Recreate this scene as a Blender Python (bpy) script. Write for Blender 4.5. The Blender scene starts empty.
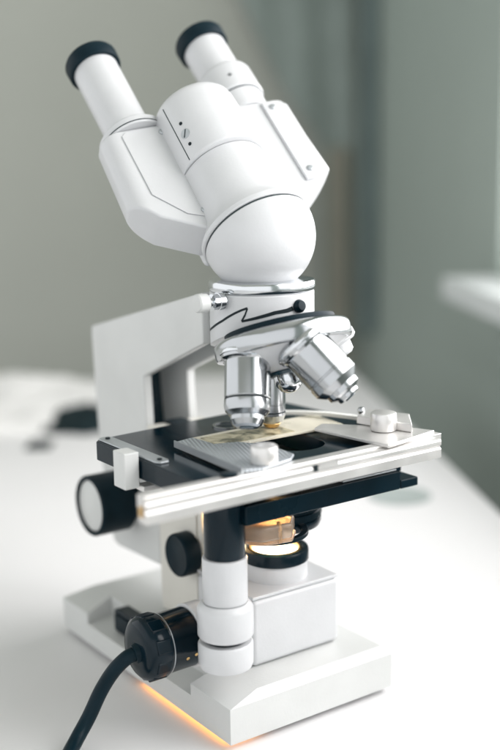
import bpy, bmesh, math, random
from mathutils import Vector, Matrix, noise
random.seed(4)
scene = bpy.context.scene
COL = scene.collection
PI = math.pi
R = math.radians
UX, UY, UZ = Vector((1,0,0)), Vector((0,1,0)), Vector((0,0,1))

# ------------------------------------------------------------------ materials
def mat(name, color, rough=.5, metal=0., coat=0., noise_amt=.0, bump=0., scale=60., emis=None, estr=0., trans=0., color2=None, ior=1.45, rough_var=.08, aniso=0., sss=0.):
    m = bpy.data.materials.new(name); m.use_nodes = True
    nt = m.node_tree; b = nt.nodes['Principled BSDF']
    b.inputs['Base Color'].default_value = (*color, 1)
    b.inputs['Roughness'].default_value = rough
    b.inputs['Metallic'].default_value = metal
    b.inputs['Coat Weight'].default_value = coat
    b.inputs['Coat Roughness'].default_value = .12
    b.inputs['Transmission Weight'].default_value = trans
    b.inputs['IOR'].default_value = ior
    b.inputs['Anisotropic'].default_value = aniso
    if emis:
        b.inputs['Emission Color'].default_value = (*emis, 1)
        b.inputs['Emission Strength'].default_value = estr
    tc = nt.nodes.new('ShaderNodeTexCoord')
    n = nt.nodes.new('ShaderNodeTexNoise'); n.inputs['Scale'].default_value = scale; n.inputs['Detail'].default_value = 6
    nt.links.new(tc.outputs['Object'], n.inputs['Vector'])
    if noise_amt or color2:
        mx = nt.nodes.new('ShaderNodeMix'); mx.data_type = 'RGBA'
        c2 = color2 if color2 else tuple(c*(1-noise_amt) for c in color)
        mx.inputs[6].default_value = (*color, 1); mx.inputs[7].default_value = (*c2, 1)
        mr = nt.nodes.new('ShaderNodeMapRange'); mr.inputs[1].default_value = .35; mr.inputs[2].default_value = .7
        nt.links.new(n.outputs['Fac'], mr.inputs[0]); nt.links.new(mr.outputs[0], mx.inputs[0])
        nt.links.new(mx.outputs[2], b.inputs['Base Color'])
    n2 = nt.nodes.new('ShaderNodeTexNoise'); n2.inputs['Scale'].default_value = scale*.6; n2.inputs['Detail'].default_value = 8
    nt.links.new(tc.outputs['Object'], n2.inputs['Vector'])
    r2 = nt.nodes.new('ShaderNodeMapRange'); r2.inputs[1].default_value = .3; r2.inputs[2].default_value = .7
    r2.inputs[3].default_value = max(.02, rough-rough_var); r2.inputs[4].default_value = min(1, rough+rough_var)
    nt.links.new(n2.outputs['Fac'], r2.inputs[0]); nt.links.new(r2.outputs[0], b.inputs['Roughness'])
    if bump:
        n3 = nt.nodes.new('ShaderNodeTexNoise'); n3.inputs['Scale'].default_value = scale*18; n3.inputs['Detail'].default_value = 3
        nt.links.new(tc.outputs['Object'], n3.inputs['Vector'])
        bp = nt.nodes.new('ShaderNodeBump'); bp.inputs['Strength'].default_value = bump; bp.inputs['Distance'].default_value = .0004
        nt.links.new(n3.outputs['Fac'], bp.inputs['Height']); nt.links.new(bp.outputs['Normal'], b.inputs['Normal'])
    return m

M = {}
M['enamel'] = mat('white_enamel', (.640,.648,.662), .36, 0, .30, .06, .22, 30)
M['enamel_grey'] = mat('light_grey_enamel', (.665,.675,.665), .40, 0, .2, .07, .25, 26)
M['cream'] = mat('cream_enamel', (.74,.72,.66), .42, 0, .15, .06, .12, 24)
M['black'] = mat('black_paint', (.003,.014,.022), .30, 0, .0, .3, .12, 40)
M['blackmatte'] = mat('black_plastic', (.004,.016,.024), .46, 0, 0, .3, .25, 50)
M['blackgloss'] = mat('black_bakelite', (.003,.013,.021), .16, 0, .0, .3, .05, 40)
M['rubber'] = mat('cable_rubber', (.004,.018,.027), .36, 0, .0, .3, .2, 60)
M['chrome'] = mat('chrome', (.70,.72,.74), .13, 1, 0, .06, 0, 30, rough_var=.05)
M['satin'] = mat('satin_chrome', (.50,.515,.53), .16, 1, 0, .06, 0, 40)
M['alu'] = mat('brushed_aluminium', (.80,.785,.77), .34, .70, 0, .08, .10, 60)
M['steel'] = mat('grey_steel', (.50,.53,.55), .34, .75, 0, .1, .15, 60)
M['brass'] = mat('brass', (.75,.50,.22), .28, 1, 0, .15, .05, 60)
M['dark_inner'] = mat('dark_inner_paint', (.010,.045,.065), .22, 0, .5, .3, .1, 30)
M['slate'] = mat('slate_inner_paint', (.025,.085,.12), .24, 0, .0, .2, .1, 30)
M['ink'] = mat('engraving_ink', (.010,.018,.022), .5)
M['groove'] = mat('dark_groove', (.02,.035,.04), .5)
M['amber'] = mat('amber_acrylic', (1,.80,.62), .12, 0, 0, 0, .3, 60, trans=.82, ior=1.4)
_a = M['amber'].node_tree.nodes['Principled BSDF']; _a.inputs['Subsurface Weight'].default_value = .0; _a.inputs['Subsurface Radius'].default_value = (1,.55,.28); _a.inputs['Subsurface Scale'].default_value = .02
M['glassclear'] = mat('clear_glass', (.97,.96,.88), .05, 0, 0, 0, 0, 30, trans=.85)
M['lamp'] = mat('lit_lamp_glass', (1,.9,.75), .4, 0, 0, 0, 0, 30, emis=(1,.80,.52), estr=4.5)

# knurled/ribbed jaw
def ribbed(name, color, rough, metal, scale, ang=0., strength=.8, dist=.0006):
    m = mat(name, color, rough, metal, 0, .08, 0, 40)
    nt = m.node_tree; b = nt.nodes['Principled BSDF']
    tc = nt.nodes.new('ShaderNodeTexCoord'); mp = nt.nodes.new('ShaderNodeMapping'); mp.inputs['Rotation'].default_value = (0,0,ang)
    w = nt.nodes.new('ShaderNodeTexWave'); w.inputs['Scale'].default_value = scale
    nt.links.new(tc.outputs['Object'], mp.inputs[0]); nt.links.new(mp.outputs[0], w.inputs[0])
    bp = nt.nodes.new('ShaderNodeBump'); bp.inputs['Strength'].default_value = strength; bp.inputs['Distance'].default_value = dist
    nt.links.new(w.outputs['Fac'], bp.inputs['Height']); nt.links.new(bp.outputs['Normal'], b.inputs['Normal'])
    return m
M['jaw'] = ribbed('ribbed_steel', (.58,.62,.66), .32, .6, 130, R(20))
M['spring'] = ribbed('serrated_spring_steel', (.85,.85,.82), .35, .4, 220, R(60), .9)
M['knurl'] = ribbed('knurled_chrome', (.8,.81,.82), .2, 1, 260, 0, .5)

def sample_mat():
    m = bpy.data.materials.new('mottled_specimen'); m.use_nodes = True
    nt = m.node_tree; b = nt.nodes['Principled BSDF']; b.inputs['Roughness'].default_value = .25
    tc = nt.nodes.new('ShaderNodeTexCoord'); n = nt.nodes.new('ShaderNodeTexNoise'); n.inputs['Scale'].default_value = 90; n.inputs['Detail'].default_value = 8
    n.inputs['Distortion'].default_value = .6
    mp = nt.nodes.new('ShaderNodeMapping'); nt.links.new(tc.outputs['Object'], mp.inputs[0]); nt.links.new(mp.outputs[0], n.inputs['Vector'])
    r = nt.nodes.new('ShaderNodeValToRGB'); r.color_ramp.elements[0].position = .38; r.color_ramp.elements[0].color = (.16,.155,.10,1)
    r.color_ramp.elements[1].position = .62; r.color_ramp.elements[1].color = (.80,.73,.52,1)
    nt.links.new(n.outputs['Fac'], r.inputs[0]); nt.links.new(r.outputs[0], b.inputs['Base Color'])
    b.inputs['Transmission Weight'].default_value = .25
    return m
M['specimen'] = sample_mat()
M['paper_label'] = mat('cream_slide_film', (.94,.89,.74), .3, 0, .2, .1, 0, 70, trans=.25)

# room
M['table'] = mat('white_laminate', (.82,.812,.82), .42, 0, .0, .03, .03, 4)
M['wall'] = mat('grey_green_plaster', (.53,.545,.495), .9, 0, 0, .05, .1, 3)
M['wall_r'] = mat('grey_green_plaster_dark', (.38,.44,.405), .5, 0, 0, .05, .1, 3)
M['floor'] = mat('dark_floor', (.07,.08,.072), .6, 0, 0, .2, .1, 3)
M['curtain'] = mat('grey_teal_fabric', (.37,.43,.405), .9, 0, 0, .2, .2, 8)  # tone of the wall's curved shadow, put into the panel colour
M['curtain_d'] = mat('dark_teal_fabric', (.21,.27,.27), .9, 0, 0, .2, .2, 8)
M['beige'] = mat('beige_wood', (.36,.345,.285), .7, 0, 0, .15, .1, 10)
M['sill'] = mat('white_gloss_paint', (.66,.69,.69), .5)
M['cloth'] = mat('white_cotton', (.85,.84,.83), .9, 0, 0, .04, .3, 20)
M['darkcloth'] = mat('black_cloth', (.008,.02,.024), .8, 0, 0, .2, .3, 20)
for k_ in ('black','blackmatte','blackgloss','rubber','darkcloth','ink'):
    M[k_].node_tree.nodes['Principled BSDF'].inputs['Specular IOR Level'].default_value = .16 if k_ in ('blackmatte','rubber','black') else .27
M['greydisc'] = mat('grey_plastic', (.42,.47,.46), .5, 0, 0, .05, .05, 20)

# ------------------------------------------------------------------ helpers
def bm_new(): return bmesh.new()
def frame(axis, up=None):
    z = Vector(axis).normalized()
    x = (Vector(up) if up else (UX if abs(z.x) < .9 else UY)); x = (x - z*x.dot(z)).normalized()
    y = z.cross(x)
    return Matrix((x, y, z)).transposed()
def lathe(bm, prof, origin, axis, seg=64, up=None, mi=0):
    """prof: list of (r, h). closed at ends when r==0."""
    Fm = frame(axis, up); o = Vector(origin); rings = []
    for r, h in prof:
        if r < 1e-6: rings.append([bm.verts.new(o + Fm @ Vector((0,0,h)))])
        else: rings.append([bm.verts.new(o + Fm @ Vector((r*math.cos(2*PI*i/seg), r*math.sin(2*PI*i/seg), h))) for i in range(seg)])
    for a, b in zip(rings[:-1], rings[1:]):
        for i in range(seg):
            j = (i+1) % seg
            if len(a) == 1 and len(b) == 1: continue
            if len(a) == 1: f = bm.faces.new((a[0], b[j], b[i]))
            elif len(b) == 1: f = bm.faces.new((a[i], a[j], b[0]))
            else: f = bm.faces.new((a[i], a[j], b[j], b[i]))
            f.material_index = mi
    return bm
def rc(r, h0, h1, e=.0008):
    """solid cylinder profile with rounded edges"""
    return [(0,h0),(r-e,h0),(r-.3*e,h0+.3*e),(r,h0+e),(r,h1-e),(r-.3*e,h1-.3*e),(r-e,h1),(0,h1)]
def cyl(origin, axis, r, h0, h1, e=.0008, seg=64):
    return lathe(bm_new(), rc(r,h0,h1,e), origin, axis, seg)
def box(bm, x0, x1, y0, y1, z0, z1):
    v = [bm.verts.new((x,y,z)) for z in (z0,z1) for x,y in ((x0,y0),(x1,y0),(x1,y1),(x0,y1))]
    for f in ((3,2,1,0),(4,5,6,7),(0,1,5,4),(1,2,6,5),(2,3,7,6),(3,0,4,7)): bm.faces.new([v[i] for i in f])
    return bm
def prism(bm, pts, origin, ex, ey, ez, h0, h1):
    """polygon pts in (ex,ey) extruded along ez"""
    o = Vector(origin)
    a = [bm.verts.new(o + ex*p[0] + ey*p[1] + ez*h0) for p in pts]
    b = [bm.verts.new(o + ex*p[0] + ey*p[1] + ez*h1) for p in pts]
    n = len(pts)
    bm.faces.new(a[::-1]); bm.faces.new(b)
    for i in range(n): bm.faces.new((a[i], a[(i+1)%n], b[(i+1)%n], b[i]))
    bmesh.ops.recalc_face_normals(bm, faces=bm.faces)
    return bm
def tube(bm, pts, r, seg=20, caps=True):
    P = [Vector(p) for p in pts]; rings = []
    up = Vector((.13,.2,.97))
    for i, p in enumerate(P):
        t = (P[min(i+1,len(P)-1)] - P[max(i-1,0)]).normalized()
        x = (up - t*up.dot(t)).normalized(); y = t.cross(x); up = x
        rr = r[i] if isinstance(r, (list,tuple)) else r
        rings.append([bm.verts.new(p + (x*math.cos(2*PI*k/seg) + y*math.sin(2*PI*k/seg))*rr) for k in range(seg)])
    for a, b in zip(rings[:-1], rings[1:]):
        for k in range(seg): bm.faces.new((a[k], a[(k+1)%seg], b[(k+1)%seg], b[k]))
    if caps: bm.faces.new(rings[0][::-1]); bm.faces.new(rings[-1])
    bmesh.ops.recalc_face_normals(bm, faces=bm.faces)
    return bm
def spline(ctrl, n=12):
    P = [Vector(p) for p in ctrl]; P = [P[0]*2-P[1]] + P + [P[-1]*2-P[-2]]; out = []
    for i in range(1, len(P)-2):
        for k in range(n):
            t = k/n; a,b,c,d = P[i-1],P[i],P[i+1],P[i+2]
            out.append(.5*((2*b)+(c-a)*t+(2*a-5*b+4*c-d)*t*t+(3*b-a-3*c+d)*t**3))
    out.append(P[-2]); return out
def world_loc(o):
    l = o.location.copy()
    while o.parent: o = o.parent; l += o.location
    return l
def obj(name, bm, m, parent=None, bevel=0., seg=3, angle=35, smooth=True):
    bmesh.ops.recalc_face_normals(bm, faces=bm.faces)
    me = bpy.data.meshes.new(name)
    co = [v.co for v in bm.verts]
    c = Vector([(min(p[i] for p in co)+max(p[i] for p in co))/2 for i in range(3)])
    for v in bm.verts: v.co -= c
    bm.to_mesh(me); bm.free()
    for x in (m if isinstance(m,(list,tuple)) else [m]): me.materials.append(x)
    o = bpy.data.objects.new(name, me); COL.objects.link(o)
    o.location = c
    if parent: o.parent = parent; o.location = c - world_loc(parent)
    if smooth:
        me.shade_smooth()
        me.set_sharp_from_angle(angle=R(angle))
    if bevel:
        b = o.modifiers.new('bevel','BEVEL'); b.width = bevel; b.segments = seg; b.limit_method = 'ANGLE'; b.angle_limit = R(30); b.harden_normals = True
    return o
def cut(o, bm):
    """boolean difference applied at once"""
    bmesh.ops.recalc_face_normals(bm, faces=bm.faces)
    me = bpy.data.meshes.new('cutter'); bm.to_mesh(me); bm.free()
    c = bpy.data.objects.new('cutter', me); COL.objects.link(c)
    c.location = (0,0,0)
    W = Matrix.Translation(world_loc(o)); sv = (o.parent, o.location.copy())
    o.parent = None; o.location = W.translation
    md = o.modifiers.new('b','BOOLEAN'); md.object = c; md.operation = 'DIFFERENCE'; md.solver = 'EXACT'
    bvs = [m for m in o.modifiers if m.type == 'BEVEL']
    keep = [(b.width,b.segments) for b in bvs]
    for b in bvs: o.modifiers.remove(b)
    bpy.context.view_layer.update()
    dg = bpy.context.evaluated_depsgraph_get()
    new = bpy.data.meshes.new_from_object(o.evaluated_get(dg))
    o.modifiers.clear(); old = o.data; o.data = new; new.name = old.name
    bpy.data.objects.remove(c)
    o.parent, o.location = sv
    o.data.shade_smooth(); o.data.set_sharp_from_angle(angle=R(35))
    for w, s in keep:
        b = o.modifiers.new('bevel','BEVEL'); b.width = w; b.segments = s; b.limit_method = 'ANGLE'; b.angle_limit = R(30); b.harden_normals = True
def thing(name, loc, label, cat, group=None):
    o = bpy.data.objects.new(name, None); COL.objects.link(o); o.location = loc; o.empty_display_size = .02
    o['label'] = label; o['category'] = cat
    if group: o['group'] = group
    return o
def tag(o, label, cat, group=None):
    o['label'] = label; o['category'] = cat
    if group: o['group'] = group
    return o
def struct(o): o['kind'] = 'structure'; return o

# ------------------------------------------------------------------ camera
f = 1140.; pit = .1927; rol = -.0157; yaw = .6153
CAM = Vector((-.35746, -.53214, .36))
Fh = Vector((math.sin(yaw), math.cos(yaw), 0)); R0 = Vector((math.cos(yaw), -math.sin(yaw), 0))
fw = Fh*math.cos(pit) - UZ*math.sin(pit); u0 = Fh*math.sin(pit) + UZ*math.cos(pit)
Rt = R0*math.cos(rol) + u0*math.sin(rol); Up = -R0*math.sin(rol) + u0*math.cos(rol)
cam = bpy.data.cameras.new('camera'); co = bpy.data.objects.new('camera', cam); COL.objects.link(co)
mw = Matrix((Rt, Up, -fw)).transposed().to_4x4(); mw.translation = CAM; co.matrix_world = mw
cam.sensor_fit = 'VERTICAL'; cam.sensor_height = 36; cam.lens = f/750*36
cam.clip_start = .01; cam.clip_end = 60
cam.dof.use_dof = True; cam.dof.focus_distance = .715; cam.dof.aperture_fstop = 2.7
scene.camera = co

# ------------------------------------------------------------------ microscope
mic = thing('microscope', (.064,.118,0), 'white binocular microscope with black stage, chrome objectives and lit lamp, standing on the white table', 'microscope')

# base --------------------------------------------------
bm = bm_new(); W_, D_ = .132, .2265; zb, zw, zt = .0040, .0275, .0335; bi = .023
def strip_prof(y0, y1, yt0, yt1):
    # sloped top block between y0..y1 at wall height, yt0..yt1 at the top
    v = [bm.verts.new(p) for p in ((0,y0,zb),(W_,y0,zb),(W_,y1,zb),(0,y1,zb),(0,y0,zw),(W_,y0,zw),(W_,y1,zw),(0,y1,zw),(bi,yt0,zt),(W_-.006,yt0,zt),(W_-.006,yt1,zt),(bi,yt1,zt))]
    for q in ((3,2,1,0),(0,1,5,4),(1,2,6,5),(2,3,7,6),(3,0,4,7),(4,5,9,8),(5,6,10,9),(6,7,11,10),(7,4,8,11),(8,9,10,11)): bm.faces.new([v[i] for i in q])
strip_prof(0, D_, .004, D_-.006)
base = obj('base', bm, M['enamel_grey'], mic, bevel=.0014, seg=3)
c = bm_new()
v = [c.verts.new(p) for p in ((-.002,.045,.0195),(-.002,.186,.0195),(.0232,.193,.0195),(.0232,.045,.0195),(-.002,.045,.05),(-.002,.186,.05),(.0232,.193,.05),(.0232,.045,.05))]
for q in ((3,2,1,0),(4,5,6,7),(0,1,5,4),(1,2,6,5),(2,3,7,6),(3,0,4,7)): c.faces.new([v[i] for i in q])
cut(base, c)
for x, y in ((.014,.215),(.114,.215),(.014,.160),(.114,.018),(.03,.018)):
    obj('rubber_foot', cyl((x,y,0), UZ, .007, 0, .0040, .0005, 32), M['blackmatte'], base)
sw = obj('power_switch', box(bm_new(), .010,.0226, .138,.164, .0197,.0365), M['blackgloss'], base, bevel=.0015)
obj('rocker', box(bm_new(), .0085,.0098, .141,.161, .022,.034), M['black'], sw, bevel=.0006)

# lamp house ------------------------------------------
bm = box(bm_new(), .037,.1085, .027,.0935, .0340,.0790)
lh = obj('lamp_house', bm, M['enamel'], mic, bevel=.0035, seg=4)
obj('lid', box(bm_new(), .0375,.108, .0275,.0930, .0793,.0815), M['enamel'], lh, bevel=.0007)
obj('socket_neck', lathe(bm_new(), [(0,0),(.0195,0),(.0205,.001),(.0205,.012),(.019,.014),(.019,.037),(0,.037)], (.0,.048,.0590), UX), M['enamel'], lh)
AX = (.0752,.054)
obj('lens_collar', lathe(bm_new(), [(0,.0815),(.0215,.0815),(.0215,.0910),(.0205,.0925),(0,.0925)], (*AX,0), UZ), M['enamel'], lh)
lr = obj('lamp_ring', lathe(bm_new(), [(.0175,.098),(.0175,.0925),(.0215,.0925),(.0226,.0932),(.0226,.0995),(.0220,.1008),(.0190,.1010),(.0178,.1000),(.0175,.098)], (*AX,0), UZ), M['blackgloss'], mic)
obj('glow_rim', lathe(bm_new(), [(.0155,.0985),(.0172,.0985),(.0176,.0992),(.0172,.1006),(.0160,.1006),(.0155,.0985)], (*AX,0), UZ), M['brass'], lr)
obj('lamp_glass', lathe(bm_new(), [(0,.0930),(.0153,.0930),(.0153,.0984),(.012,.0994),(.008,.1000),(0,.1003)], (*AX,0), UZ), M['lamp'], lr)

# pillar and arm --------------------------------------------------
XA = .042
pil = obj('pillar', box(bm_new(), .0422,.0852, .094,.1495, .0340,.1640), M['cream'], mic, bevel=.0022)
obj('side_cover', box(bm_new(), .0408,.0421, .0985,.1470, .040,.160), M['cream'], pil, bevel=.0005)
prof = [(.242,.2320),(.086,.2715),(.086,.2375),(.165,.2042),(.1620,.150),(.1500,.150),(.1500,.0665),(.212,.064),(.2185,.0655),(.223,.072),(.2375,.142),(.243,.225)]
armroot = None
for x0, x1 in ((XA, XA+.0068), (.0785, .0853)):
    p = obj('arm_plate', prism(bm_new(), prof, (0,0,0), UY, UZ, UX, x0, x1), M['enamel_grey'], mic, bevel=.0012)
# web between the plates (recessed)
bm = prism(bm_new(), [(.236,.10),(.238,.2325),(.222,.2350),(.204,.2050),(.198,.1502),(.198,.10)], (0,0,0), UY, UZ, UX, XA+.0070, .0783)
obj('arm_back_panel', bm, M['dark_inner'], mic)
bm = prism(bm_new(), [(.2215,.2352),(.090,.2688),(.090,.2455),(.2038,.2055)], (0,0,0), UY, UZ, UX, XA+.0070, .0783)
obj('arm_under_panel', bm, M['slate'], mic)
rk = obj('focus_carriage', box(bm_new(), .0405,.0868, .1385,.1600, .1500,.1694), M['cream'], mic, bevel=.0008)
obj('rack', box(bm_new(), .0545,.0700, .1375,.1605, .1600,.1712), M['blackgloss'], rk, bevel=.0006)

# coarse focus
cy, cz = .1915, .1075
kn = obj('coarse_focus_knob', lathe(bm_new(), [(0,.0030),(.0192,.0030),(.0195,.0006),(.0205,0),(.0218,.0004),(.0226,.0014),(.0226,.0270),(.0218,.0280),(.0165,.0282),(.0165,.0345),(0,.0345)], (.0075,cy,cz), UX, 96), M['blackmatte'], mic)
obj('knob_face', lathe(bm_new(), [(0,.0012),(.017,.0013),(.0188,.0022),(.0188,.0032),(0,.0032)], (.0075,cy,cz), UX), M['enamel_grey'], kn)
# fine focus
fk = obj('fine_focus_knob', lathe(bm_new(), [(0,.0008),(.0128,.0006),(.0138,0),(.0148,.0008),(.0152,.002),(.0152,.0112),(.0146,.0122),(0,.0122)], (.0286,.106,.0893), UX, 96), M['blackmatte'], mic)

# stage --------------------------------------------------
ZS = .180
st = obj('stage_plate', prism(bm_new(), [(-.0295,-.018),(.1455,-.018),(.1475,.006),(.1350,.1190),(.120,.1200),(-.0250,.1085),(-.0295,.1040)], (0,0,0), UX, UY, UZ, ZS-.0125, ZS), M['blackgloss'], mic, bevel=.0009)
slot = []
for i in range(17):
    a = -PI + PI*i/16; slot.append((.0672+.0185*math.cos(a), .020+.0175*math.sin(a)))
for i in range(17):
    a = PI*i/16; slot.append((.0672+.0185*math.cos(a), .060+.0175*math.sin(a)))
cut(st, prism(bm_new(), slot, (0,0,0), UX, UY, UZ, ZS-.03, ZS+.01))
obj('edge_strip', prism(bm_new(), [(-.0275,.1035),(-.0255,.1060),(-.0195,.1065),(-.0180,.1040),(-.0180,.034),(-.020,.030),(-.0255,.030),(-.0275,.034)], (0,0,0), UX, UY, UZ, ZS+.0001, ZS+.0014), M['steel'], st, bevel=.0004)
for y in (.036,.1005):
    obj('screw', cyl((-.0228,y,ZS+.0014), UZ, .0016, 0, .0007, .0002, 24), M['ink'], st)
obj('aperture_rim', lathe(bm_new(), [(.0082,0),(.0095,0),(.0095,.0010),(.0082,.0010),(.0082,0)], (.0590,.0850,ZS+.0001), UZ), M['satin'], st)
obj('aperture', cyl((.0590,.0850,ZS+.0001), UZ, .0081, 0, .0004, .0001), M['ink'], st)
gb = obj('guide_block', box(bm_new(), -.0405,-.0303, .0475,.0615, .1625,.1850), M['steel'], st, bevel=.0008)
gb.data.materials[0] = M['enamel_grey']
obj('guide_bar', box(bm_new(), -.0300,.0100, .0440,.0530, .1605,.1640), M['alu'], st, bevel=.0005)
# lower carriage
lc = obj('lower_carriage', box(bm_new(), .010,.1330, -.0060,.0180, .1437,.1558), M['black'], mic, bevel=.0010)
cut(lc, box(bm_new(), .0385,.0490, -.0020,.0140, .1510,.17))
obj('end_stop', box(bm_new(), .1332,.1485, -.0060,.0180, .1437,.1495), M['black'], lc, bevel=.0008)
obj('end_stop', box(bm_new(), .1332,.1485, .0100,.0180, .1497,.1565), M['black'], lc, bevel=.0008)
obj('top_strip', box(bm_new(), .086,.1310, -.0040,.0050, .1560,.1573), M['steel'], lc, bevel=.0004)
for x in (.1000,.1230): obj('screw', cyl((x,.0010,.1574), UZ, .0021, 0, .0009, .0003, 24), M['chrome'], lc)

# mechanical stage: long front rail
ang = R(.4); rx = Vector((math.cos(ang), math.sin(ang), 0)); ry = Vector((-math.sin(ang), math.cos(ang), 0))
ro = Vector((-.0755,-.0375,0))
rail = obj('mechanical_stage_rail', prism(bm_new(), [(0,.1702),(.0080,.1702),(.0080,.1822),(.0010,.1822),(0,.1812),(0,.1785),(.0010,.1779),(.0010,.1768),(0,.1762)], ro, ry, UZ, rx, 0, .2150), M['alu'], mic, bevel=.0005)
obj('rail_bar', prism(bm_new(), [(.0082,.1755),(.0160,.1755),(.0160,.1832),(.0082,.1832)], ro, ry, UZ, rx, .0040, .2230), M['alu'], rail, bevel=.0005)
obj('rail_slot', prism(bm_new(), [(-.0004,.1795),(.0006,.1795),(.0006,.1830),(-.0004,.1830)], ro, ry, UZ, rx, .1120, .1150), M['ink'], rail)
obj('rail_clip', prism(bm_new(), [(-.0006,.1812),(.0004,.1812),(.0004,.1838),(-.0006,.1838)], ro, ry, UZ, rx, .1160, .1300), M['alu'], rail)
obj('end_bracket', box(bm_new(), -.0768,-.0757, -.0350,-.0320, .1740,.1800), M['brass'], rail, bevel=.0005)
obj('pivot_screw', cyl(ro+rx*.062+ry*.0135+UZ*.1833, UZ, .0052, 0, .0012, .0005, 32), M['black'], rail)
# jaws
lj = obj('left_slide_jaw', prism(bm_new(), [(-.001,.0535),(.0135,.0565),(.0155,.0345),(.030,.030),(.0405,.0110),(.0390,-.0150),(.032,-.0215),(.006,-.0285),(-.0045,-.0250)], (0,0,0), UX, UY, UZ, ZS+.0035, ZS+.0052), M['jaw'], mic, bevel=.0005)
obj('jaw_edge', prism(bm_new(), [(-.0020,.0535),(-.0012,.0535),(-.0047,-.0250),(-.0056,-.0250)], (0,0,0), UX, UY, UZ, ZS+.0020, ZS+.0062), M['steel'], lj)
obj('clamp_knob', cyl((.0135,-.0200,ZS+.0052), UZ, .0080, 0, .0105, .0012, 48), M['alu'], lj)
rj = obj('right_slide_jaw', prism(bm_new(), [(.0880,.0275),(.1000,.0345),(.1200,.0120),(.1390,-.0130),(.1440,-.0250),(.0960,-.0345)], (0,0,0), UX, UY, UZ, ZS+.0030, ZS+.0052), M['alu'], mic, bevel=.0006)
jb = obj('jaw_block', prism(bm_new(), [(.1160,.0185),(.1365,.0285),(.1465,.0010),(.1275,-.0220)], (0,0,0), UX, UY, UZ, ZS+.0053, ZS+.0110), M['alu'], rj, bevel=.0009)
obj('clamp_knob', cyl((.1185,-.0050,ZS+.0053), UZ, .0084, 0, .0120, .0014, 48), M['alu'], rj)
# spring
pts = spline([(.0950,.0845,.1835),(.1060,.0760,.1842),(.1180,.0580,.1850),(.1250,.0380,.1856),(.1270,.0250,.1862)], 8)
bm = bm_new(); prev = None
for i, p in enumerate(pts):
    t = (pts[min(i+1,len(pts)-1)]-pts[max(i-1,0)]).normalized(); s = t.cross(UZ).normalized()
    q = [bm.verts.new(p+s*a+UZ*b) for a,b in ((-.0021,-.0012),(.0021,-.0012),(.0021,.0012),(-.0021,.0012))]
    if prev:
        for k in range(4): bm.faces.new((prev[k],prev[(k+1)%4],q[(k+1)%4],q[k]))
    else: bm.faces.new(q[::-1])
    prev = q
bm.faces.new(prev)
sp = obj('spring_arm', bm, M['spring'], rj)
obj('spring_pin', lathe(bm_new(), [(0,0),(.0016,0),(.0016,.003),(.0024,.004),(.0026,.0055),(.0018,.0073),(0,.0078)], (.1272,.0265,.1860), UZ, 24), M['satin'], rj)

# coaxial stage control column -------------------------------------
CX, CY = .0052, .0100
cc = obj('stage_control_column', lathe(bm_new(), rc(.0126,.1225,.1620,.0008), (CX,CY,0), UZ), M['blackgloss'], mic)
obj('control_sleeve', lathe(bm_new(), rc(.0137,.0940,.1223,.0010), (CX-.0003,CY,0), UZ), M['enamel'], mic)
obj('upper_control_knob', lathe(bm_new(), [(0,.0720),(.0163,.0720),(.0172,.0735),(.0172,.0900),(.0160,.0922),(.0140,.0938),(0,.0938)], (CX-.0006,CY,0), UZ), M['enamel'], mic)
obj('knob_spindle', cyl((CX-.0008,CY,0), UZ, .0128, .0690, .0719), M['ink'], mic)
obj('lower_control_knob', lathe(bm_new(), [(0,.0510),(.0135,.0512),(.0160,.0525),(.0170,.0550),(.0170,.0672),(.0160,.0688),(0,.0688)], (CX-.0008,CY,0), UZ), M['enamel'], mic)
obj('control_bracket', box(bm_new(), -.006,.012, .014,.030, .150,.1672), M['black'], mic, bevel=.001)

# condenser and filter slide ------------------------------------
AO = (.069,.056)
cd = obj('condenser', lathe(bm_new(), [(0,.1150),(.0245,.1150),(.0275,.1165),(.0285,.119),(.0285,.1215),(.0272,.1222),(.0272,.1234),(.0290,.1242),(.0290,.1275),(.0278,.1282),(.0278,.1298),(.0290,.1306),(.0290,.1350),(.0275,.1365),(0,.1365)], (.0800,.0560,0), UZ, 96), M['blackgloss'], mic)
cm_ = obj('condenser_mount', cyl((.0800,.0560,0), UZ, .0235, .1367, .1660), M['blackmatte'], mic)
bm = prism(bm_new(), [(.0275,.0360),(.0200,.0250),(.0205,.0080),(.0280,-.0010),(.0480,-.0040),(.0600,.0090),(.0590,.0330)], (-.0010,.002,0), UX, UY, UZ, .1275, .1375)
gl = obj('filter_slide', bm, M['amber'], mic, bevel=.0022, seg=4)
obj('lower_layer', prism(bm_new(), [(.0275,.0340),(.0215,.0250),(.0220,.0090),(.0290,.0010),(.0475,-.0015),(.0585,.0095),(.0575,.0320)], (.0020,.002,0), UX, UY, UZ, .1240, .1272), M['amber'], gl, bevel=.0014, seg=3)
obj('pin', cyl((.0420,.0050,0), UZ, .0012, .1245, .1368, .0003, 20), M['brass'], gl)

obj('filter_frame', lathe(bm_new(), [(.0205,.1195),(.0242,.1195),(.0246,.1200),(.0246,.1218),(.0242,.1223),(.0205,.1223),(.0205,.1195)], (.0560,.0330,0), UZ, 72), M['black'], mic)
# nosepiece --------------------------------------------------
a = R(20)
e2 = Vector((0, math.cos(a), -math.sin(a))); dn = Vector((0, -math.sin(a), -math.cos(a)))
piv = Vector((.0690,.0560,.2400)); rh = .0270; cN = piv - e2*rh + UX*(-.0045) + dn*.001
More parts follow.
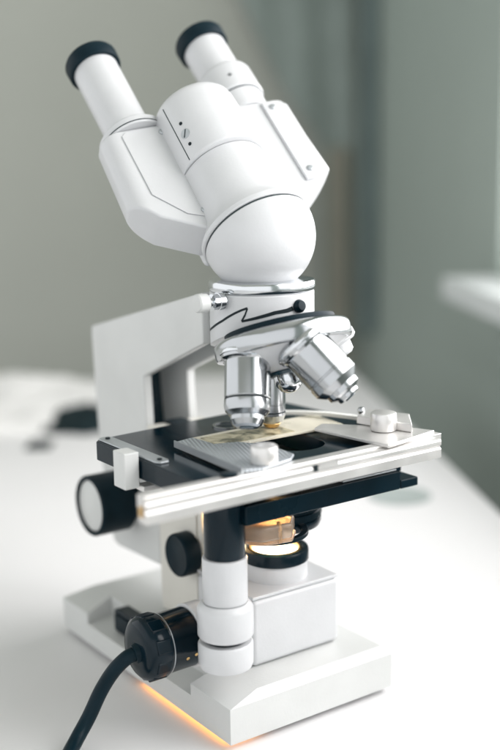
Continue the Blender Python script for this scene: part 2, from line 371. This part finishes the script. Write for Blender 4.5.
# head column (body tube) cut parallel to the nosepiece
BX, BY, BR = .0685,.0560,.0336
bm = lathe(bm_new(), [(0,.20),(BR,.20),(BR,.2732),(BR-.0006,.2738),(0,.2738)], (BX,BY,0), UZ, 96)
geom = bm.verts[:]+bm.edges[:]+bm.faces[:]
pl = cN - dn*.0062
r_ = bmesh.ops.bisect_plane(bm, geom=geom, plane_co=pl, plane_no=dn, clear_outer=True)
bmesh.ops.contextual_create(bm, geom=[e for e in r_['geom_cut'] if isinstance(e, bmesh.types.BMEdge)])
hb = obj('head_column', bm, M['enamel'], mic, bevel=.0009)
obj('chrome_ring', lathe(bm_new(), [(0,.2740),(.0330,.2740),(.0336,.2746),(.0342,.2755),(.0342,.2795),(.0335,.2806),(.0300,.2812),(0,.2812)], (BX,BY,0), UZ, 96), M['chrome'], hb)
cs = obj('clamp_screw', lathe(bm_new(), [(0,0),(.0048,0),(.0054,.0008),(.0054,.0072),(.0048,.008),(.0026,.008),(.0026,.0110),(.0050,.0112),(.0050,.0148),(.0056,.0150),(.0056,.0185),(.0036,.0187),(.0036,.0250),(0,.0250)], (.0150,.0500,.2700), UX, 40), M['chrome'], hb)
obj('screw_cap', lathe(bm_new(), [(0,-.0006),(.0050,-.0004),(.0058,.0006),(.0058,.0068),(.0052,.0074),(.0052,.0004),(0,.0004)], (.0150,.0500,.2700), UX, 40), M['enamel_grey'], cs)
obj('set_screw', lathe(bm_new(), [(0,0),(.0042,0),(.0042,.0020),(.0030,.0040),(0,.0046)], (BX+.0334*math.cos(R(-84)),BY+.0334*math.sin(R(-84)),.2660), Vector((math.cos(R(-84)),math.sin(R(-84)),.25)), 24), M['black'], hb)
# painted line emblem on the column
eml = [(152,.2489),(165,.2515),(178,.2550),(-173,.2574),(-164,.2604),(-155,.2631),(-148,.2650),(-141.2,.2664),(-144,.2621),(-148,.2580),(-138,.2594),(-126,.2612),(-112,.2633),(-98,.2642),(-90,.2655)]
pp = []
for k in range(len(eml)-1):
    (a0,z0),(a1,z1) = eml[k], eml[k+1]
    a0 %= 360; a1 %= 360
    for j in range(6): pp.append((a0+(a1-a0)*j/6, z0+(z1-z0)*j/6, (.00062 if k < 9 else .00062+.00075*(k-9+j/6)/5)))
bm = bm_new(); pv = None
for an, z, wd in pp:
    dr = Vector((math.cos(R(an)), math.sin(R(an)), 0)); o_ = Vector((BX,BY,z))
    tdir = UZ if (len(pp) and not (138 < 0)) else UZ
    q = [bm.verts.new(o_+dr*(BR+.00022)+UZ*wd+ Vector((-dr.y,dr.x,0))*(-wd*.5)), bm.verts.new(o_+dr*(BR+.00022)-UZ*wd+Vector((-dr.y,dr.x,0))*(wd*.5)),
         bm.verts.new(o_+dr*(BR-.0004)-UZ*wd+Vector((-dr.y,dr.x,0))*(wd*.5)), bm.verts.new(o_+dr*(BR-.0004)+UZ*wd+Vector((-dr.y,dr.x,0))*(-wd*.5))]
    if pv:
        for k in range(4): bm.faces.new((pv[k],pv[(k+1)%4],q[(k+1)%4],q[k]))
    else: bm.faces.new(q[::-1])
    pv = q
bm.faces.new(pv)
obj('emblem_line', bm, M['ink'], hb)

npc = obj('nosepiece', lathe(bm_new(), [(0,-.0020),(.0400,-.0020),(.0418,-.0012),(.0430,.0004),(.0434,.0020),(.0434,.0080),(.0428,.0094),(.0412,.0100),(0,.0100)], cN, dn, 128, up=UX), M['satin'], mic)
obj('underside', lathe(bm_new(), [(.0395,.0101),(.0380,.0110),(.0300,.0160),(.0190,.0225),(.0150,.0230),(0,.0230),(0,.0101),(.0395,.0101)], cN, dn, 96), M['enamel'], npc)
obj('inner_recess', lathe(bm_new(), rc(.0150,.0231,.0255,.0004), cN, dn, 64), M['dark_inner'], npc)  # dark disc paints in the shaded hollow under the nosepiece
obj('bearing_ring', lathe(bm_new(), rc(.0352,-.0060,-.0022,.0004), cN, dn, 96), M['blackmatte'], npc)
obj('pivot_nut', lathe(bm_new(), [(0,.0240),(.0088,.0240),(.0092,.0270),(.0085,.0315),(.0060,.0350),(.0025,.0368),(0,.0370)], cN + UX*(-.002), dn, 40), M['chrome'], npc)

def objective(az, kind, name='objective'):
    rad = UX*math.cos(R(az)) + e2*math.sin(R(az))
    h = cN + rad*rh + dn*.0035
    d = (dn*math.cos(a) + rad*math.sin(a)).normalized()
    if kind == 'thin': h += UX*.0095
    if kind == 'big': d = Vector((-.25,-.32,-.90)).normalized(); h += UX*(-.0010) - UZ*.0035
    if kind == 'right': d = Vector((.40,-.58,-.71)).normalized(); h += UX*(-.0085) - UZ*.0045
    if kind == 'plug': h += rad*.010
    if kind == 'big':
        L = .0635
        o = obj(name, lathe(bm_new(), [(0,.000),(.0150,.000),(.0158,.001),(.0164,.0035),(.0160,.0060),(.0146,.0070),(.0140,.0078),(.0140,.0300),(.0137,.0306),(.0135,.0307),(.0135,.0313),(.0141,.0318),(.0142,.0350),(.0134,.0385),(.0112,.0410),(.0104,.0414),(.0103,.0438),(.0088,.0470),(.0066,.0482),(0,.0482)], h, d, 96), M['satin'], npc, angle=18)
        obj('collar_ring', lathe(bm_new(), rc(.0170,.0016,.0042,.0006), h, d, 96), M['chrome'], o)
        obj('colour_band', lathe(bm_new(), rc(.01395,.0307,.0314,.0001), h, d, 96), M['ink'], o)
        obj('front_lens', lathe(bm_new(), rc(.0048,.0478,.0488,.0003), h, d, 40), M['dark_inner'], o)
    elif kind == 'right':
        o = obj(name, lathe(bm_new(), [(0,.0),(.0150,.0),(.0168,.002),(.0176,.0045),(.0172,.0070),(.0160,.0080),(.0155,.0088),(.0153,.0280),(.0149,.0284),(.0149,.0292),(.0155,.0296),(.0155,.0350),(.0150,.0356),(.0118,.0392),(.0112,.0394),(.0110,.0425),(.0074,.0446),(.0072,.0466),(.0064,.0472),(0,.0472)], h, d, 96), M['satin'], npc, angle=18)
        obj('collar_ring', lathe(bm_new(), rc(.0181,.0030,.0054,.0006), h, d, 96), M['chrome'], o)
        obj('front_lens', lathe(bm_new(), rc(.0036,.0472,.0480,.0003), h, d, 40), M['dark_inner'], o)
    elif kind == 'thin':
        o = obj(name, lathe(bm_new(), [(0,.002),(.0110,.002),(.0112,.004),(.0112,.010),(.0092,.0112),(.0092,.0360),(.0089,.0362),(.0089,.0368),(.0092,.0370),(.0092,.0440),(.0078,.0480),(.0056,.0500),(.0044,.0518),(0,.0518)], h, d, 72), M['satin'], npc, angle=18)
        obj('colour_band', lathe(bm_new(), rc(.00923,.0415,.0424,.0001), h, d, 72), M['ink'], o)
        obj('brass_tip', lathe(bm_new(), [(.0060,.0494),(.0062,.0498),(.0048,.0522),(0,.0524),(0,.0494),(.0060,.0494)], h, d, 40), M['brass'], o)  # brass colour paints in the lamp's orange reflection on the tip
    else:
        o = obj(name, lathe(bm_new(), [(0,.002),(.0150,.002),(.0155,.003),(.0155,.0070),(.0140,.0085),(.0105,.0090),(.0100,.0150),(.0085,.0165),(0,.0165)], h, d, 64), M['enamel'], npc)
    return o
objective(90, 'thin'); objective(184, 'big'); objective(270, 'right'); objective(0, 'plug', 'blanking_plug')

# binocular head ------------------------------------------------
t_, s_ = R(45), R(12)
w = Vector((0, math.sin(t_), math.cos(t_))); v0 = Vector((0, -math.cos(t_), math.sin(t_)))
hu = UX*math.cos(s_) + v0*math.sin(s_); hv = v0*math.cos(s_) - UX*math.sin(s_)
B = Vector((.0665,.0560,.3085)); RB = .0362
# ball knuckle
prf = [(0,-RB*1.02)]
for i in range(1, 25):
    th = PI/2*i/24; prf.append((RB*math.sin(th), -RB*1.02*math.cos(th)))
prf += [(RB,.0002),(0,.0002)]
ball = obj('head_knuckle', lathe(bm_new(), prf, B, w, 96), M['enamel'], mic)
obj('seam_ring', lathe(bm_new(), rc(.0357,.0003,.0018,.0002), B, w, 96), M['groove'], ball)
DC = B + hv*.006
drum = obj('prism_drum', lathe(bm_new(), [(0,.0019),(.0362,.0019),(.0370,.0026),(.0370,.0052),(.0362,.0062),(.0330,.0100),(.0312,.0150),(.0306,.0205),(.0293,.0540),(0,.0540)], B, w, 96), M['enamel'], mic)
# blend the drum forward
DD = B + hv*.0040
up_d = obj('drum_cover', lathe(bm_new(), [(0,.0545),(.0292,.0545),(.0298,.0552),(.0300,.0562),(.0288,.1010),(.0280,.1050),(.0262,.1078),(.0235,.1090),(0,.1092)], DD, w, 96), M['enamel'], drum)
def on_cyl(cen, rad, ang, h): return cen + (hu*math.cos(R(ang)) + hv*math.sin(R(ang)))*rad + w*h
def radial(ang): return hu*math.cos(R(ang)) + hv*math.sin(R(ang))
for an, h in ((141,.0822),(143,.0648)):
    obj('pin_hole', cyl(on_cyl(DD,.0295-(h-.0562)*.0268,an,h), radial(an), .0012, 0, .0010, .0002, 24), M['ink'], up_d)
sc_ = obj('slotted_screw', lathe(bm_new(), [(0,0),(.0034,0),(.0034,.0011),(.0030,.0014),(0,.0014)], on_cyl(DD,.0287,142,.0735), radial(142), 32), M['steel'], up_d)
tg = Vector(w).cross(radial(142)).normalized(); dd_ = (w*.8+tg*.6).normalized(); ee_ = radial(142).cross(dd_).normalized()
obj('slot', prism(bm_new(), [(-.0028,-.0004),(.0028,-.0004),(.0028,.0004),(-.0028,.0004)], on_cyl(DD,.0287,142,.0735), dd_, ee_, radial(142), .0010, .00155), M['groove'], sc_)
# groove along the left edge of the drum cover
bm = tube(bm_new(), [on_cyl(DD,.0300-.0012*(k/10),154,.0560+.046*k/10) for k in range(11)], .00035, 8)
obj('cover_seam', bm, M['groove'], up_d)
# hinge block between the housings
bm = prism(bm_new(), [(-.030,-.030),(.030,-.030),(.030,.004),(-.030,.004)], B, hu, hv, w, .004, .104)
obj('hinge_block', bm, M['enamel'], drum, bevel=.004, seg=4)

for s in (-1, 1):
    obj('hinge_barrel', lathe(bm_new(), rc(.0072,.012,.0975,.003), B+hu*.0195*s+hv*.0035, w, 48), M['enamel'], drum)
def rounded_section(s):
    # cross-section in (u, v): flat inside, big round outside
    U = .0680 if s < 0 else .0735
    vf, vb, r_ = .0048, -.0240, .0120
    pts = []
    def arc(cx, cy, r, a0, a1, n=10):
        for i in range(n+1):
            an = R(a0+(a1-a0)*i/n); pts.append((cx+r*math.cos(an), cy+r*math.sin(an)))
    arc(U-r_, vf-r_, r_, 0, 90, 12)
    arc(.0200, vf-.003, .0030, 90, 180, 5)
    arc(.0200, vb+.003, .0030, 180, 270, 5)
    arc(U-r_, vb+r_, r_, -90, 0, 12)
    return [(p[0]*s, p[1]) for p in pts]
for s in (-1, 1):
    sec = rounded_section(s)
    top = .1010 if s < 0 else .1060
    bm = prism(bm_new(), sec, B, hu, hv, w, -.012, top)
    for q in bm.verts:                       # the housing flares slightly towards its lower end
        lu, lw = (q.co-B).dot(hu)*s, (q.co-B).dot(w)
        if lu > .04: q.co += hu*s*(top-lw)*.055
    cuts = [((.0718,.0440),(1.2,-1)),((.0540,.0245),(.62,-1))] if s < 0 else [((.0775,.0430),(.82,-1.05))]
    cuts.append(((0,.0105),(0,-1)))
    for (pu,pw),(nu,nw) in cuts:
        g = bm.verts[:]+bm.edges[:]+bm.faces[:]
        rr = bmesh.ops.bisect_plane(bm, geom=g, plane_co=B+hu*s*pu+w*pw, plane_no=(hu*s*nu+w*nw).normalized(), clear_outer=True)
        bmesh.ops.contextual_create(bm, geom=[e for e in rr['geom_cut'] if isinstance(e, bmesh.types.BMEdge)])
    hs = obj('prism_housing', bm, M['enamel'], mic, bevel=.0018, seg=4)
    if s < 0:
        pts = [(-.0225,.0985),(-.0520,.0985),(-.0560,.0950),(-.0560,.0440),(-.0400,.0240),(-.0225,.0160)]; su = -.0285; hh = (.0930,.0240)
    else:
        pts = [(.0500,.1030),(.0620,.1030),(.0680,.0980),(.0680,.0440),(.0560,.0310),(.0500,.0310)]; su = .0560; hh = (.0970,.0390)
    cp = obj('cover_plate', prism(bm_new(), pts, B, hu, w, hv, .0049, .0057 if s < 0 else .0072), M['enamel'], hs, bevel=.0007, seg=4)
    for h in hh:
        so = B + hu*su + hv*(.0057 if s < 0 else .0072) + w*h
        k_ = obj('screw', lathe(bm_new(), [(0,0),(.0023,0),(.0023,.0008),(.0017,.0014),(0,.0015)], so, hv, 24), M['steel'], cp)
    # eyepiece tube
    tc = B + hu*(-.0410 if s < 0 else .0455) - hv*.0130
    if s < 0:
        obj('tube_collar', lathe(bm_new(), [(0,.1012),(.0228,.1012),(.0235,.1020),(.0235,.1070),(.0222,.1085),(.0168,.1105),(0,.1105)], tc, w, 96), M['enamel'], hs)
        obj('collar_seam', lathe(bm_new(), rc(.02375,.1024,.1031,.0001), tc, w, 96), M['groove'], hs)
        L0 = .1106; ec = .1740
    else:
        obj('tube_collar', lathe(bm_new(), [(0,.1062),(.0180,.1062),(.0186,.1070),(.0186,.1220),(0,.1220)], tc, w, 96), M['enamel'], hs)
        dc = obj('dioptre_collar', lathe(bm_new(), [(0,.1226),(.0202,.1226),(.0208,.1234),(.0208,.1440),(.0200,.1462),(.0182,.1475),(0,.1475)], tc, w, 96), M['enamel'], hs)
        obj('collar_seam', lathe(bm_new(), rc(.0190,.1219,.1227,.0001), tc, w, 96), M['groove'], hs)
        # small plus mark
        an = 106; oo = on_cyl(tc,.0207,an,.1330); rd = radial(an); tt = w.cross(rd).normalized()
        d1 = (w*.95+tt*.3).normalized(); d2 = rd.cross(d1)
        b2 = prism(bm_new(), [(-.0016,-.0003),(-.0003,-.0003),(-.0003,-.0016),(.0003,-.0016),(.0003,-.0003),(.0016,-.0003),(.0016,.0003),(.0003,.0003),(.0003,.0016),(-.0003,.0016),(-.0003,.0003),(-.0016,.0003)], oo, d1, d2, rd, 0, .0003)
        obj('plus_mark', b2, M['ink'], dc)
        L0 = .1476; ec = .1795
    ep = obj('eyepiece_tube', lathe(bm_new(), [(0,L0),(.0158,L0),(.0158,ec),(0,ec)], tc, w, 96), M['enamel'], mic)
    obj('eyecup', lathe(bm_new(), [(.0150,ec-.0002),(.0182,ec-.0002),(.0187,ec+.0010),(.0190,ec+.0092),(.0184,ec+.0104),(.0160,ec+.0104),(.0140,ec+.0080),(.0120,ec+.0050),(.0120,ec+.0004),(.0150,ec-.0002)], tc, w, 96), M['blackmatte'], ep)
    obj('eye_lens', cyl(tc, w, .0119, ec+.0004, ec+.0030), M['glassclear'], ep)

# ------------------------------------------------------------------ glass slide on the stage
sld = thing('microscope_slide', (.066,.052,ZS), 'cream glass specimen slide lying on the black microscope stage under the objectives', 'glass slide')
obj('glass', prism(bm_new(), [(.0160,.0350),(.1180,.0340),(.1215,.0700),(.0170,.0660)], (0,0,0), UX, UY, UZ, ZS+.0006, ZS+.0022), M['paper_label'], sld, bevel=.0003)
obj('cover_glass', prism(bm_new(), [(.0215,.0380),(.0800,.0375),(.0800,.0615),(.0225,.0610)], (0,0,0), UX, UY, UZ, ZS+.00225, ZS+.0026), M['specimen'], sld)

# ------------------------------------------------------------------ power plug and cable
plug = thing('power_cable', (-.03,.048,0), 'black power cable with a big round plug pushed into the side of the microscope', 'power cable')
po = (-.0370,.0480,.0590)
pb = obj('plug_body', lathe(bm_new(), [(0,.0005),(.010,.0002),(.0165,.0010),(.0195,.0035),(.0205,.0070),(.0207,.0145),(.0200,.0160),(.0196,.0165),(.0196,.0175),(.0192,.0182),(.0190,.0362),(.0184,.0369),(0,.0369)], po, UX, 64), M['blackgloss'], plug)
for k in range(9):
    an = 2*PI*k/9; dr = Vector((0, math.cos(an), math.sin(an))); tn = Vector((0,-math.sin(an),math.cos(an)))
    b3 = prism(bm_new(), [(-.0048,-.001),(.0048,-.001),(.0040,.0008),(-.0040,.0008)], Vector(po)+dr*.0200, tn, dr, UX, .0045, .0140)
    obj('grip_rib', b3, M['blackgloss'], pb, bevel=.0006)
obj('seam_ring', lathe(bm_new(), rc(.0199,.0163,.0170,.0002), po, UX), M['steel'], pb)
for x, an in ((.0265,-162),(.0325,-166)):
    dr = Vector((0, math.cos(R(an)), math.sin(R(an))))
    obj('contact', cyl(Vector(po)+UX*x+dr*.0188, dr, .0012, 0, .0005, .0002, 20), M['brass'], pb)
path = spline([(-.0300,.0480,.0575),(-.0380,.0484,.0570),(-.0430,.0500,.0550),(-.0500,.0540,.0470),(-.0565,.0590,.0340),(-.0650,.0600,.0190),(-.0760,.0560,.0090),(-.0900,.0430,.0052),(-.118,.006,.0050),(-.150,-.060,.0050),(-.175,-.150,.0050),(-.20,-.26,.0050),(-.23,-.42,.0050)], 14)
obj('cable', tube(bm_new(), path, .0046, 28), M['rubber'], plug)
obj('strain_relief', tube(bm_new(), path[:16], [.0085-.0028*i/15 for i in range(16)], 28), M['rubber'], plug)

# ------------------------------------------------------------------ table and things on it
d_ = Vector((.49,.87,0)).normalized(); n_ = Vector((d_.y,-d_.x,0))
Cg = Vector((CAM.x, CAM.y, 0))
def room(n, d, z): return Cg + n_*n + d_*d + UZ*z
tbl = thing('table', room(-.4,.9,-.72), 'white laminate table top carrying the microscope', 'table')
obj('table_top', prism(bm_new(), [(-1.3,-.3),(.362,-.3),(.362,1.85),(-1.3,1.85)], Cg, n_, d_, UZ, -.028, 0), M['table'], tbl, bevel=.003)
for n,d in ((-1.2,-.2),(.28,-.2),(.28,1.75),(-1.2,1.75)):
    obj('leg', prism(bm_new(), [(-.025,-.025),(.025,-.025),(.025,.025),(-.025,.025)], room(n,d,0), n_, d_, UZ, -.72, -.0281), M['table'], tbl, bevel=.003)
gd = obj('cable_cap', lathe(bm_new(), [(0,.0),(.0325,.0),(.0335,.0006),(.0330,.0012),(.0300,.0014),(.0290,.0010),(0,.0010)], (.441,.326,.0001), UZ, 72), M['greydisc'])  # flat grey disc for the darker oval on the table
tag(gd, 'flat grey round disc on the white table to the right of the microscope', 'disc')

def crumple(name, cen, ax, ay, sx, sy, h, m, seed, ex=3.0, nx=48):
    bm = bm_new(); g = {}
    for i in range(nx+1):
        for j in range(nx+1):
            a_ = i/nx*2-1; b_ = j/nx*2-1
            rr = min(1, (abs(a_)**ex+abs(b_)**ex)**(1/ex)); k = max(0, 1-rr**2.2)
            nz = noise.fractal(Vector((a_*1.6+seed, b_*1.6, seed)), .8, 2.1, 4)
            z = h*k**.6*(.75+.7*nz)
            x = a_*sx*(1+.12*noise.noise(Vector((b_*2, seed, 3)))); y = b_*sy*(1+.15*noise.noise(Vector((a_*2, seed, 7))))
            g[i,j] = bm.verts.new(Vector(cen)+ax*x+ay*y+UZ*max(.0012, z))
    for i in range(nx):
        for j in range(nx): bm.faces.new((g[i,j],g[i+1,j],g[i+1,j+1],g[i,j+1]))
    # flat underside closes the heap
    rim = [g[i,0] for i in range(nx+1)]+[g[nx,j] for j in range(1,nx+1)]+[g[i,nx] for i in range(nx-1,-1,-1)]+[g[0,j] for j in range(nx-1,0,-1)]
    low = [bm.verts.new((q.co.x,q.co.y,.0004)) for q in rim]
    for k in range(len(rim)): bm.faces.new((rim[k],rim[(k+1)%len(rim)],low[(k+1)%len(low)],low[k]))
    bm.faces.new(low)
    return obj(name, bm, m, None, angle=180)
tag(crumple('crumpled_cloth', (.33,1.03,0), Rt, Vector((-Rt.y,Rt.x,0)).normalized(), .17,.12,.024, M['cloth'], 2.3), 'crumpled white cloth heaped at the back of the table behind the dark cloth', 'cloth')
tag(crumple('folded_cloth', (.21,.95,0), Rt, Vector((-Rt.y,Rt.x,0)).normalized(), .14,.09,.018, M['cloth'], 5.1), 'flat white folded cloth on the far left of the table', 'cloth')

# ------------------------------------------------------------------ room
ZF = -.72; ZC = 1.55; NR, NL, DB, DF = .55, -1.9, 2.75, -1.2
fl = struct(obj('floor', prism(bm_new(), [(NL-.1,DF-1),(NR+.1,DF-1),(NR+.1,DB+.1),(NL-.1,DB+.1)], Cg, n_, d_, UZ, ZF-.05, ZF), M['floor'], None, smooth=False))
struct(obj('wall_back', prism(bm_new(), [(NL-.1,DB),(NR+.1,DB),(NR+.1,DB+.1),(NL-.1,DB+.1)], Cg, n_, d_, UZ, ZF+.002, ZC), M['wall'], None, smooth=False))
struct(obj('ceiling', prism(bm_new(), [(NL-.1,DF),(NR+.1,DF),(NR+.1,DB+.1),(NL-.1,DB+.1)], Cg, n_, d_, UZ, ZC+.002, ZC+.06), M['wall'], None, smooth=False))  # out of view, added to lower the ambient light
W0, W1, WZ0, WZ1 = -.30, 1.66, .160, 1.25
bm = bm_new()
for d0,d1,z0,z1 in ((W1,DB-.002,ZF+.002,ZC),(DF,W0,ZF+.002,ZC),(W0,W1,ZF+.002,WZ0),(W0,W1,WZ1,ZC)):
    b4 = prism(bm_new(), [(NR,d0),(NR+.14,d0),(NR+.14,d1),(NR,d1)], Cg, n_, d_, UZ, z0, z1)
    me = bpy.data.meshes.new('t'); b4.to_mesh(me); b4.free(); bm.from_mesh(me); bpy.data.meshes.remove(me)
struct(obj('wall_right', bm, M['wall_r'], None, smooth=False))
win = thing('window', room(NR+.07,(W0+W1)/2,WZ0), 'bright window with a white sill in the right hand wall', 'window')
obj('window_sill', prism(bm_new(), [(NR-.085,W0-.06),(NR-.001,W0-.06),(NR-.001,W1+.02),(NR-.085,W1+.02)], Cg, n_, d_, UZ, .138, .172), M['sill'], win, bevel=.006)
bm = bm_new()
for d0,d1,z0,z1 in ((W0+.001,W0+.05,WZ0+.001,WZ1-.001),(W1-.05,W1-.001,WZ0+.001,WZ1-.001),(.68,.73,WZ0+.051,WZ1-.051),(W0+.0505,W1-.0505,WZ0+.001,WZ0+.05),(W0+.0505,W1-.0505,WZ1-.05,WZ1-.001)):
    b4 = prism(bm_new(), [(NR+.05,d0),(NR+.10,d0),(NR+.10,d1),(NR+.05,d1)], Cg, n_, d_, UZ, z0, z1)
    me = bpy.data.meshes.new('t'); b4.to_mesh(me); b4.free(); bm.from_mesh(me); bpy.data.meshes.remove(me)
obj('window_frame', bm, M['sill'], win)

# panel added for the curved shadow on the back wall, with soft folds
def shadow_panel():
    bm = bm_new(); nx, nz = 60, 40; g = {}
    for side in (0, 1):
        for i in range(nx+1):
            for j in range(nz+1):
                z = -.1+1.6*j/nz
                # left border swings out towards the top
                left = .455 - .19*max(0,(z-.40)/.32)**.7 if z > .40 else .455
                left = max(left, -.1)
                right = .535
                k = i/nx; n = left+(right-left)*k
                fold = .005*math.sin((n*60+z*3))+.02
                g[side,i,j] = bm.verts.new(room(n, DB-.02-fold-side*.004, z))
    for s in (0,1):
        for i in range(nx):
            for j in range(nz):
                q = (g[s,i,j],g[s,i+1,j],g[s,i+1,j+1],g[s,i,j+1]); bm.faces.new(q if s else q[::-1])
    for j in range(nz):
        for i in (0,nx): bm.faces.new((g[0,i,j],g[0,i,j+1],g[1,i,j+1],g[1,i,j]))
    return bm
cu = obj('curtain', shadow_panel(), M['curtain'], None, angle=80)
tag(cu, 'blurred grey green curtain with a curved edge on the back wall', 'curtain')
dp = obj('hanging_strap', prism(bm_new(), [(.515,2.50),(.547,2.50),(.547,2.53),(.515,2.53)], Cg, n_, d_, UZ, -.05, 1.2), M['curtain_d'], None, bevel=.01)
tag(dp, 'dark teal vertical strip hanging in the corner beside the right hand wall', 'strip')
bw = obj('wooden_post', prism(bm_new(), [(.455,2.60),(.505,2.60),(.505,2.63),(.455,2.63)], Cg, n_, d_, UZ, ZF, .37), M['beige'], None, bevel=.01)
tag(bw, 'beige wooden post standing against the back wall beside the dark strip', 'post')
# black cloth on the table
dcl = crumple('dark_cloth', (.345,.860,0), Rt, Vector((-Rt.y,Rt.x,0)).normalized(), .050,.085,.018, M['darkcloth'], 8.2, 1.3)
tag(dcl, 'dark crumpled cloth lying on the table just left of the microscope arm', 'cloth')
dc2 = crumple('dark_scrap', (.232,.765,0), Rt, Vector((-Rt.y,Rt.x,0)).normalized(), .016,.022,.008, M['darkcloth'], 3.2, 1.6)
tag(dc2, 'small dark scrap lying alone on the table at the far left', 'scrap')

# ------------------------------------------------------------------ light
wd = bpy.data.worlds.new('World'); scene.world = wd; wd.use_nodes = True
bg = wd.node_tree.nodes['Background']; bg.inputs[0].default_value = (.925,.94,.95,1); bg.inputs[1].default_value = 1.02
def area(name, loc, aim, sx, sy, power, col):
    l = bpy.data.lights.new(name, 'AREA'); l.shape = 'RECTANGLE'; l.size = sx; l.size_y = sy; l.energy = power; l.color = col
    o = bpy.data.objects.new(name, l); COL.objects.link(o); o.location = loc
    o.rotation_euler = (Vector(aim)-Vector(loc)).to_track_quat('-Z','Z').to_euler()
    return o
wl = area('window_light', room(NR+.12,(W0+W1)/2,(WZ0+WZ1)/2), room(0,(W0+W1)/2,(WZ0+WZ1)/2), 1.95, 1.05, 25, (1,.975,.965))
fl_ = area('room_light', (.35,-1.9,.85), (.07,.05,.15), 1.2,1.0, 1.5, (1,.97,.965))
gl_ = area('base_glow', (.0150,.060,.0034), (.0150,.060,0), .026,.104, .013, (1,.36,.05)); gl_.rotation_euler = (0,0,0)
sp_ = area('condenser_light', (.0710,.0500,.1788), (.071,.050,.2), .010,.010, .004, (1,.62,.28))

lp_ = area('lamp_light', (.0752,.054,.1045), (.0752,.054,.2), .02,.02, .22, (1,.62,.28)); lp_.rotation_euler = (PI,0,0)
scene.view_settings.view_transform = 'Standard'; scene.view_settings.look = 'None'
scene.view_settings.exposure = .40; scene.view_settings.gamma = 1
scene.cycles.max_bounces = 10; scene.cycles.transmission_bounces = 8
scene.cycles.sample_clamp_indirect = 6
